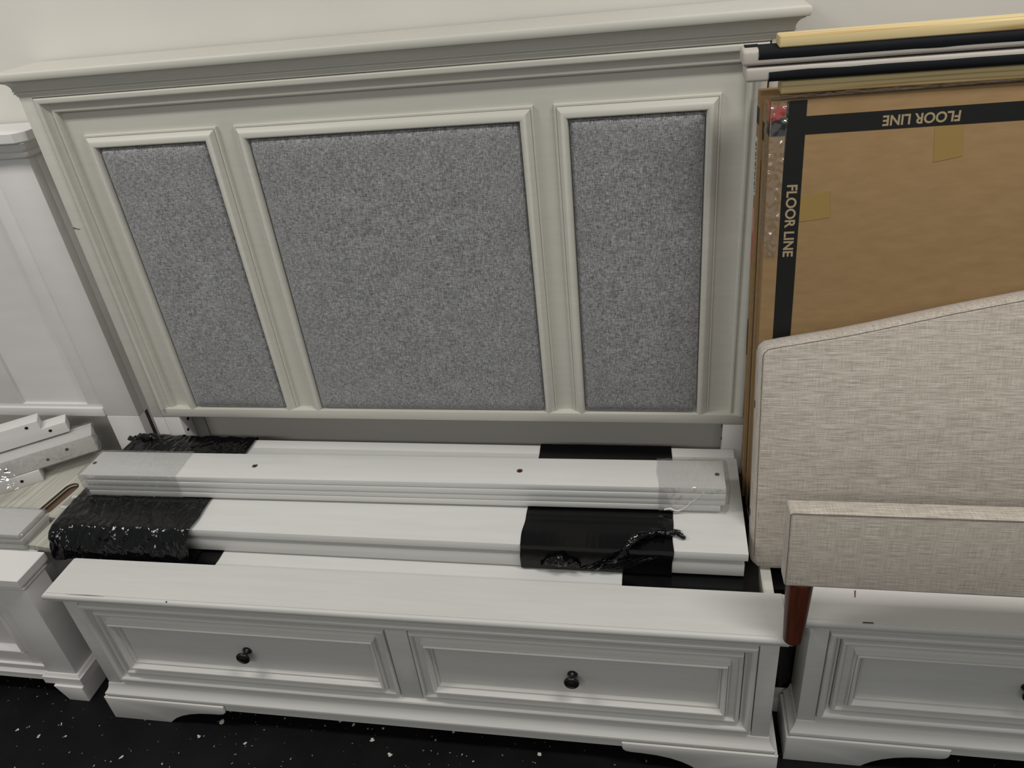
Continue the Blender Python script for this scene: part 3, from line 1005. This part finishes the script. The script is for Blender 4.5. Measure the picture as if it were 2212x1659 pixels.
q1 = (-1.262, -0.607)
bed_leg_piece('bed_leg', 'short white drilled bed leg lowest in the pile, on the slotted board', along(q1, -0.165), along(q1, 0.088), 0.4541, 0.0385, 0.07,
              holes=((0.165 + 0.035, 0.020), (0.04, 0.018)))
q2 = (-1.262, -0.598)
bed_leg_piece('bed_leg', 'white drilled bed leg in loose clear film, middle of the pile', along(q2, -0.30), along(q2, 0.248), 0.4935, 0.0555, 0.078,
              holes=((0.30 + 0.005, 0.026), (0.30 + 0.115, 0.020), (0.30 + 0.172, 0.034)), wrapped=True)
q3 = (-1.294, -0.557)
bed_leg_piece('bed_leg', 'white notched bed leg on top of the pile under the plain white headboard', along(q3, -0.30), along(q3, 0.192), 0.5555, 0.064, 0.052,
              notch=(0.066, 0.035), holes=((0.30 + 0.093, 0.052), (0.30 + 0.146, 0.021)))

# ------------------------------------------------------------------ right-hand bundle under the beige headboard
def right_stack():
    x0, x1, y0, y1 = 0.866, 2.55, -0.815, -0.430
    loc = ((x0 + x1) / 2, (y0 + y1) / 2, 0)
    T = thing('panel_stack', 'stack of boards in black film carrying the beige headboard', 'board bundle', loc)
    n = 8
    th = 0.433 / n
    for i in range(n):
        part('board', box(x0, x1, y0, y1, i * th + 0.0004, (i + 1) * th, 0.0018), 'board', T, off=loc)
    sec = [(y0 - 0.002, 0.4340), (y0 - 0.003, 0.39), (y0 - 0.003, 0.10), (y1 + 0.003, 0.10), (y1 + 0.003, 0.39), (y1 + 0.002, 0.4340)]
    part('film_wrap', sleeve(x0 - 0.002, 1.9, sec, 40, 0.0012, 22, 14.0, step=0.02), 'taut', T, off=loc, smooth=70, label='black stretch film')
    return T


right_stack()
tag(part('batten', box(0.8385, 0.8615, -0.862, -0.46, 0.0, 0.4475, 0.0015), 'antique', smooth=30), 'narrow white upright board in the gap under the beige headboard corner', 'board')


# ------------------------------------------------------------------ cardboard boxes
def cardboard_boxes():
    lean, tilt = -0.086, -0.012
    zb = 0.4415
    ct, st = math.cos(lean), math.sin(lean)

    def shell(x0, x1, d0, d1, h, T):
        part('carton', box(x0, x1, d0, d1, 0, h, 0.0025), 'kraft', T)

    y_front_bottom = -0.5405 - 0.086 * (1.415 - zb)
    # front box ----------------------------------------------------------
    xb = 0.8275
    H = 0.976
    T = thing('cardboard_box', 'flat brown cardboard box with black printed FLOOR LINE stripes behind the beige headboard', 'box', (xb, y_front_bottom, zb), (lean, tilt, 0), 'flat cartons leaning on the wall')
    W = 1.30
    shell(0, W, 0.0, 0.046, H, T)
    e = 0.0004
    # front stripes
    part('printed_stripe', box(0.0285, 0.0640, -e, 0.001, 0.0, H - 0.002, 0), 'tape_black', T, smooth=0)
    part('printed_stripe', box(0.0020, W - 0.002, -e * 1.3, 0.001, H - 0.0640, H - 0.0310, 0), 'tape_black', T, smooth=0)
    part('printed_stripe', box(-e, 0.001, 0.002, 0.044, H - 0.0640, H - 0.0310, 0), 'tape_black', T, smooth=0)
    part('printed_stripe', box(W - 0.065, W - 0.030, -e, 0.001, 0.0, H - 0.002, 0), 'tape_black', T, smooth=0)
    V, F = text_mesh('FLOOR LINE', 0.0235)
    wt = max(v.x for v in V) - min(v.x for v in V)
    # horizontal one: printed upside down
    s = 0.130 / wt
    Vh = [(0.2625 - v.x * s, -0.0009 - v.z * 0.3, H - 0.0478 - v.y * s * 1.06) for v in V]
    part('lettering', (Vh, F), 'print_tan', T, smooth=0, label='FLOOR LINE lettering, upside down')
    # vertical one: reading downwards
    s2 = 0.144 / wt
    Vv = [(0.0463 + v.y * s2, -0.0009 - v.z * 0.3, 0.7480 - v.x * s2) for v in V]
    part('lettering', (Vv, F), 'print_tan', T, smooth=0, label='FLOOR LINE lettering, reading downwards')
    # packing tape
    part('packing_tape', prism([(0.287, H - 0.0655), (0.334, H - 0.0650), (0.341, H - 0.1210), (0.293, H - 0.1290)], 'y', -0.0006, 0.001), 'packtape', T, smooth=0)
    part('packing_tape', prism([(0.0645, 0.796), (0.117, 0.805), (0.1185, 0.780), (0.1215, 0.752), (0.0645, 0.746)], 'y', -0.0006, 0.001), 'packtape', T, smooth=0)
    # red tape at the corner under crumpled film
    part('red_tape', prism([(0.004, H - 0.036), (0.004, H - 0.020), (0.012, H - 0.009), (0.029, H - 0.012), (0.026, H - 0.024), (0.014, H - 0.034)], 'y', -0.0012, 0.001), 'red', T, smooth=0)
    part('red_tape', prism([(0.004, H - 0.040), (0.004, H - 0.006), (0.020, H - 0.002), (0.040, H - 0.004), (0.034, H - 0.036)], 'x', -0.0010, 0.001), 'red', T, smooth=0)
    # crumpled clear film over the corner: front, side and top sheets
    def sheet(f, nu, nv, amp, seed):
        V, F = [], []
        for j in range(nv + 1):
            for i in range(nu + 1):
                p, nrm = f(i / nu, j / nv)
                k = noise.noise(Vector(p) * 60 + Vector((seed, 0, 0))) + 0.6 * noise.noise(Vector(p) * 130)
                V.append(Vector(p) + Vector(nrm) * (0.0018 + amp * abs(k)))
        for j in range(nv):
            for i in range(nu):
                a = j * (nu + 1) + i
                F.append((a, a + 1, a + nu + 2, a + nu + 1))
        return V, F
    part('corner_film', sheet(lambda u, v: ((0.032 * u * (1 - 0.25 * v), 0, H - 0.001 - 0.30 * v), (0, -1, 0)), 14, 80, 0.0060, 1), 'milky', T, smooth=80, label='crumpled clear film')
    part('corner_film', sheet(lambda u, v: ((0, 0.045 * u, H - 0.001 - 0.27 * v), (-1, 0, 0)), 14, 80, 0.0055, 4), 'milky', T, smooth=80)
    part('corner_film', sheet(lambda u, v: ((0.001 + 0.70 * u, 0.046 * v, H), (0, 0, 1)), 140, 12, 0.0016, 7), 'milky', T, smooth=80)

    # second and third box -------------------------------------------------
    d = 0.0485
    T2 = thing('cardboard_box', 'thin brown cardboard box squeezed between the two other cartons', 'box', (xb - 0.004, y_front_bottom + d, zb), (lean, tilt, 0), 'flat cartons leaning on the wall')
    shell(0, W - 0.03, 0.0, 0.030, H - 0.012, T2)
    part('printed_stripe', box(-e, 0.001, 0.0015, 0.029, H - 0.085, H - 0.050, 0), 'tape_black', T2, smooth=0)
    part('carton_seam', box(-e, 0.001, 0.014, 0.0165, 0.002, H - 0.09, 0), 'mdf', T2, smooth=0)
    part('printed_stripe', box(-e, 0.001, 0.0220, 0.0295, 0.10, 0.85, 0), 'tape_black', T2, smooth=0)
    d2 = d + 0.0325
    T3 = thing('cardboard_box', 'rearmost brown cardboard box with red and white labels on its end', 'box', (xb - 0.011, y_front_bottom + d2, zb), (lean, tilt, 0), 'flat cartons leaning on the wall')
    shell(0, W - 0.02, 0.0, 0.039, H + 0.002, T3)
    part('printed_stripe', box(-e, 0.001, 0.0015, 0.038, H - 0.062, H - 0.030, 0), 'tape_black', T3, smooth=0)
    lb = part('label', box(-e, 0.001, 0.011, 0.037, H - 0.205, H - 0.088, 0), 'paper', T3, smooth=0, label='white shipping label')
    for k in range(16):
        z = H - 0.199 + k * 0.0066
        part('print_line', box(-e * 2, 0, 0.016, 0.028 + 0.005 * ((k * 7) % 3) / 2, z, z + 0.0028 + 0.001 * (k % 3), 0), 'ink', lb, smooth=0)
    part('label', box(-e, 0.001, 0.011, 0.038, H - 0.285, H - 0.232, 0), 'pink', T3, smooth=0, label='pink label')
    part('label', box(-e, 0.001, 0.011, 0.038, H - 0.350, H - 0.2855, 0), 'red', T3, smooth=0, label='red label')
    pts = [(-0.0008, 0.026 + 0.008 * math.cos(t * 0.35), 0.445 + 0.045 * math.sin(t * 0.35)) for t in range(19)]
    part('printed_mark', tube(pts, 0.0007, 5), 'mdf', T3, smooth=60)


cardboard_boxes()


# ------------------------------------------------------------------ upholstered side rails with pine ledgers on the cartons
def side_rail(label, x0, z0, z1, upper):
    loc = (x0, -0.562, z0)
    T = thing('side_rail', label, 'bed rail', loc, (0, 0, 0), 'upholstered bed rails on the cartons')
    L = 1.42
    h = z1 - z0
    dpt = 0.066
    part('upholstery', box(0, L, 0, dpt, 0, h, 0.0055, 3), 'plain', T)
    cap = 0.027 if upper else 0.040
    n = 60
    lo, hi = (0.0095, h + 0.0004) if upper else (-0.0004, h - 0.0075)
    # black dust cloth over the narrow edge, slightly baggy
    V, F = [], []
    prof = []
    if upper:
        prof = [(0.0, lo), (-0.0012, lo + 0.003), (-0.0016, (lo + hi) / 2), (-0.0010, hi - 0.003), (0.004, hi + 0.0004), (0.03, hi + 0.0006), (dpt - 0.008, hi + 0.0004)]
    else:
        prof = [(0.0, hi), (-0.0012, hi - 0.002), (-0.0018, (lo + hi) / 2), (-0.0012, lo + 0.003), (0.004, lo - 0.0004), (0.03, lo - 0.0006), (dpt - 0.008, lo - 0.0006)]
    for i in range(n + 1):
        x = cap + (L - cap) * i / n
        for k, (y, z) in enumerate(prof):
            w = 0.0012 * noise.noise(Vector((x * 14, k * 0.7, 3.0 if upper else 9.0)))
            xx = x + (0.004 * noise.noise(Vector((k * 1.7, 2.0, 1.0))) if i == 0 else 0)
            V.append((xx, y - abs(w), z + (w if k in (0,) else 0)))
    m = len(prof)
    for i in range(n):
        for k in range(m - 1):
            a = i * m + k
            F.append((a, a + 1, a + 1 + m, a + m))
    part('dust_cloth', (V, F), 'blackcloth', T, smooth=60, label='black dust cloth')
    part('cloth_flap', box(0.006, cap + 0.004, dpt - 0.030, dpt - 0.004, h - 0.001 if upper else -0.0016, h + 0.0014 if upper else 0.0008, 0.0006), 'blackcloth', T)
    # pine ledger
    if upper:
        part('ledger', box(0.0610, L, 0.002, 0.052, h + 0.0008, h + 0.0195, 0.003, 3), 'pine', T, label='pale pine ledger')
    else:
        part('ledger', box(0.0650, L, 0.012, 0.062, -0.0262, -0.0010, 0.003, 3), 'pine', T, label='pine ledger in shade')
    return T


side_rail('upper beige upholstered bed rail with black cloth and pale pine ledger on top', 0.7590, 1.4810, 1.5068, True)
side_rail('lower beige upholstered bed rail with black cloth edge, above the shaded pine ledger', 0.7655, 1.4530, 1.4775, False)


# ------------------------------------------------------------------ beige headboard and bed rail
def beige_headboard():
    lean = -math.atan(0.2575)
    T = thing('linen_headboard', 'beige linen headboard with a sweeping top edge leaning on the cardboard box', 'headboard', (0.8150, -0.7790, 0.4525), (lean, 0, 0))
    cl = math.cos(lean)
    top = [(0.000, 0.5160), (0.045, 0.5255), (0.100, 0.5350), (0.150, 0.5435), (0.215, 0.5570), (0.285, 0.5730), (0.360, 0.5900), (0.475, 0.6135), (0.56, 0.6290), (0.66, 0.6375), (0.76, 0.6405), (0.85, 0.6410)]
    right = [(1.70 - x, z) for x, z in reversed(top[:-1])]
    outline = [(0.030, 0.0), (0.018, 0.003), (0.0085, 0.0095), (0.003, 0.018), (0.0, 0.032)] + [(0.0, 0.25), (0.0, 0.497)] + [(0.0035, 0.509), (0.014, 0.5190)] + top[1:] + right[:-1] + [(1.70, 0.48), (1.70, 0.03), (1.67, 0.0)]
    D = 0.049

    # rings from back to front with a soft front roll
    def inset(poly, d):
        n = len(poly)
        area = sum(poly[i][0] * poly[(i + 1) % n][1] - poly[(i + 1) % n][0] * poly[i][1] for i in range(n))
        sg = 1 if area > 0 else -1
        out = []
        for i in range(n):
            a, b, c = Vector(poly[i - 1]), Vector(poly[i]), Vector(poly[(i + 1) % n])
            e1, e2 = (b - a).normalized(), (c - b).normalized()
            n1 = Vector((-e1.y, e1.x)) * sg
            n2 = Vector((-e2.y, e2.x)) * sg
            v = (n1 + n2)
            v = v / max(0.35, v.dot(n1))
            out.append((b.x + v.x * d, b.y + v.y * d))
        return out
    prof = [(0.004, D), (0.0, D - 0.004), (0.0, 0.020), (0.0010, 0.011), (0.0040, 0.0050), (0.0075, 0.0022), (0.0085, 0.0026), (0.0095, 0.0012), (0.0120, -0.0004)]
    V, F = [], []
    n = len(outline)
    for d, y in prof:
        V += [(x, y, z) for x, z in inset(outline, d)]
    for i in range(len(prof) - 1):
        for k in range(n):
            a, b = i * n + k, i * n + (k + 1) % n
            F.append((a, b, b + n, a + n))
    F.append(tuple(range(n)))
    # front: strips between lower and upper chain
    k0 = (len(prof) - 1) * n
    F.append(tuple(range(k0, k0 + n)))
    part('upholstery', (V, F), 'linen', T, smooth=50)
    # seam line round the front edge
    sp = [(x, 0.0016, z) for x, z in inset(outline, 0.0085)]
    start = 4
    path = sp[start:len(sp) - 2]
    part('seam', tube(path, 0.0007, 5), 'seam', T, smooth=60, label='stitched edge seam')
    for z in (0.375, 0.12):
        part('bolt_slot', box(-0.0006, 0.001, 0.026, 0.034, z, z + 0.016, 0), 'hole', T, smooth=0)
    return T


beige_headboard()


def beige_rail():
    x0, y0, z0 = 0.8460, -1.0000, 0.6365
    loc = (x0, y0, z0)
    T = thing('linen_bed_rail', 'beige linen bed rail on a tapered brown wooden leg, in front of the beige headboard', 'bed rail', loc, (math.radians(-8.0), 0, 0))
    L, D, h = 1.62, 0.046, 0.1640

    def rbox():
        return box(0, L, 0, D, 0, h, 0.0055, 4)
    part('upholstery', rbox(), 'linen', T, smooth=50)
    e = 0.0016
    path = [(e, -0.0004, 0.006), (e + 0.0004, -0.0004, h / 2), (e, -0.0004, h - 0.004), (0.005, -0.0004, h - 0.0012)] + [(0.02 + (L - 0.03) * i / 20, -0.0004, h - 0.0016) for i in range(21)]
    part('seam', tube(path, 0.0008, 5), 'seam', T, smooth=60, label='stitched edge seam')
    zl = -0.1490
    leg = [(0.0160, zl), (0.0180, zl + 0.002), (0.0188, zl + 0.006), (0.0195, zl + 0.02), (0.0225, zl + 0.08), (0.0250, zl + 0.135), (0.0256, 0.001)]
    for x in (0.0340, 1.58):
        V, F = lathe(leg, 28, 'z', (0, 0, 0))
        # slight splay
        V = [(v[0] + x - 0.002 - (v[2] - 0.0) * -0.02, v[1] + 0.0230, v[2]) for v in V]
        part('leg', (V, F), 'legwood', T, smooth=50, label='tapered brown wooden leg')
    return T


beige_rail()



# ------------------------------------------------------------------ loose clear film hanging off the pile at the left
def loose_film():
    V, F = [], []
    nu, nv = 26, 40
    for j in range(nv + 1):
        for i in range(nu + 1):
            u, v = i / nu, j / nv
            x = -1.375 + 0.150 * u + 0.030 * v
            y = -0.672 + 0.100 * u - 0.045 * v
            z = 0.553 - 0.058 * v - 0.004 * math.sin(u * 9)
            k = noise.noise(Vector((x * 40, y * 40, z * 40)))
            k2 = noise.noise(Vector((x * 14 + 4, y * 14, z * 14)))
            V.append((x + 0.006 * k2, y - 0.020 - 0.007 * abs(k) - 0.004 * k2, z + 0.003 * k))
    for j in range(nv):
        for i in range(nu):
            a = j * (nu + 1) + i
            F.append((a, a + 1, a + nu + 2, a + nu + 1))
    o = part('plastic_film', (V, F), 'milky', smooth=80)
    tag(o, 'loose crumpled clear film hanging in front of the pile of white bed legs', 'plastic film')


loose_film()
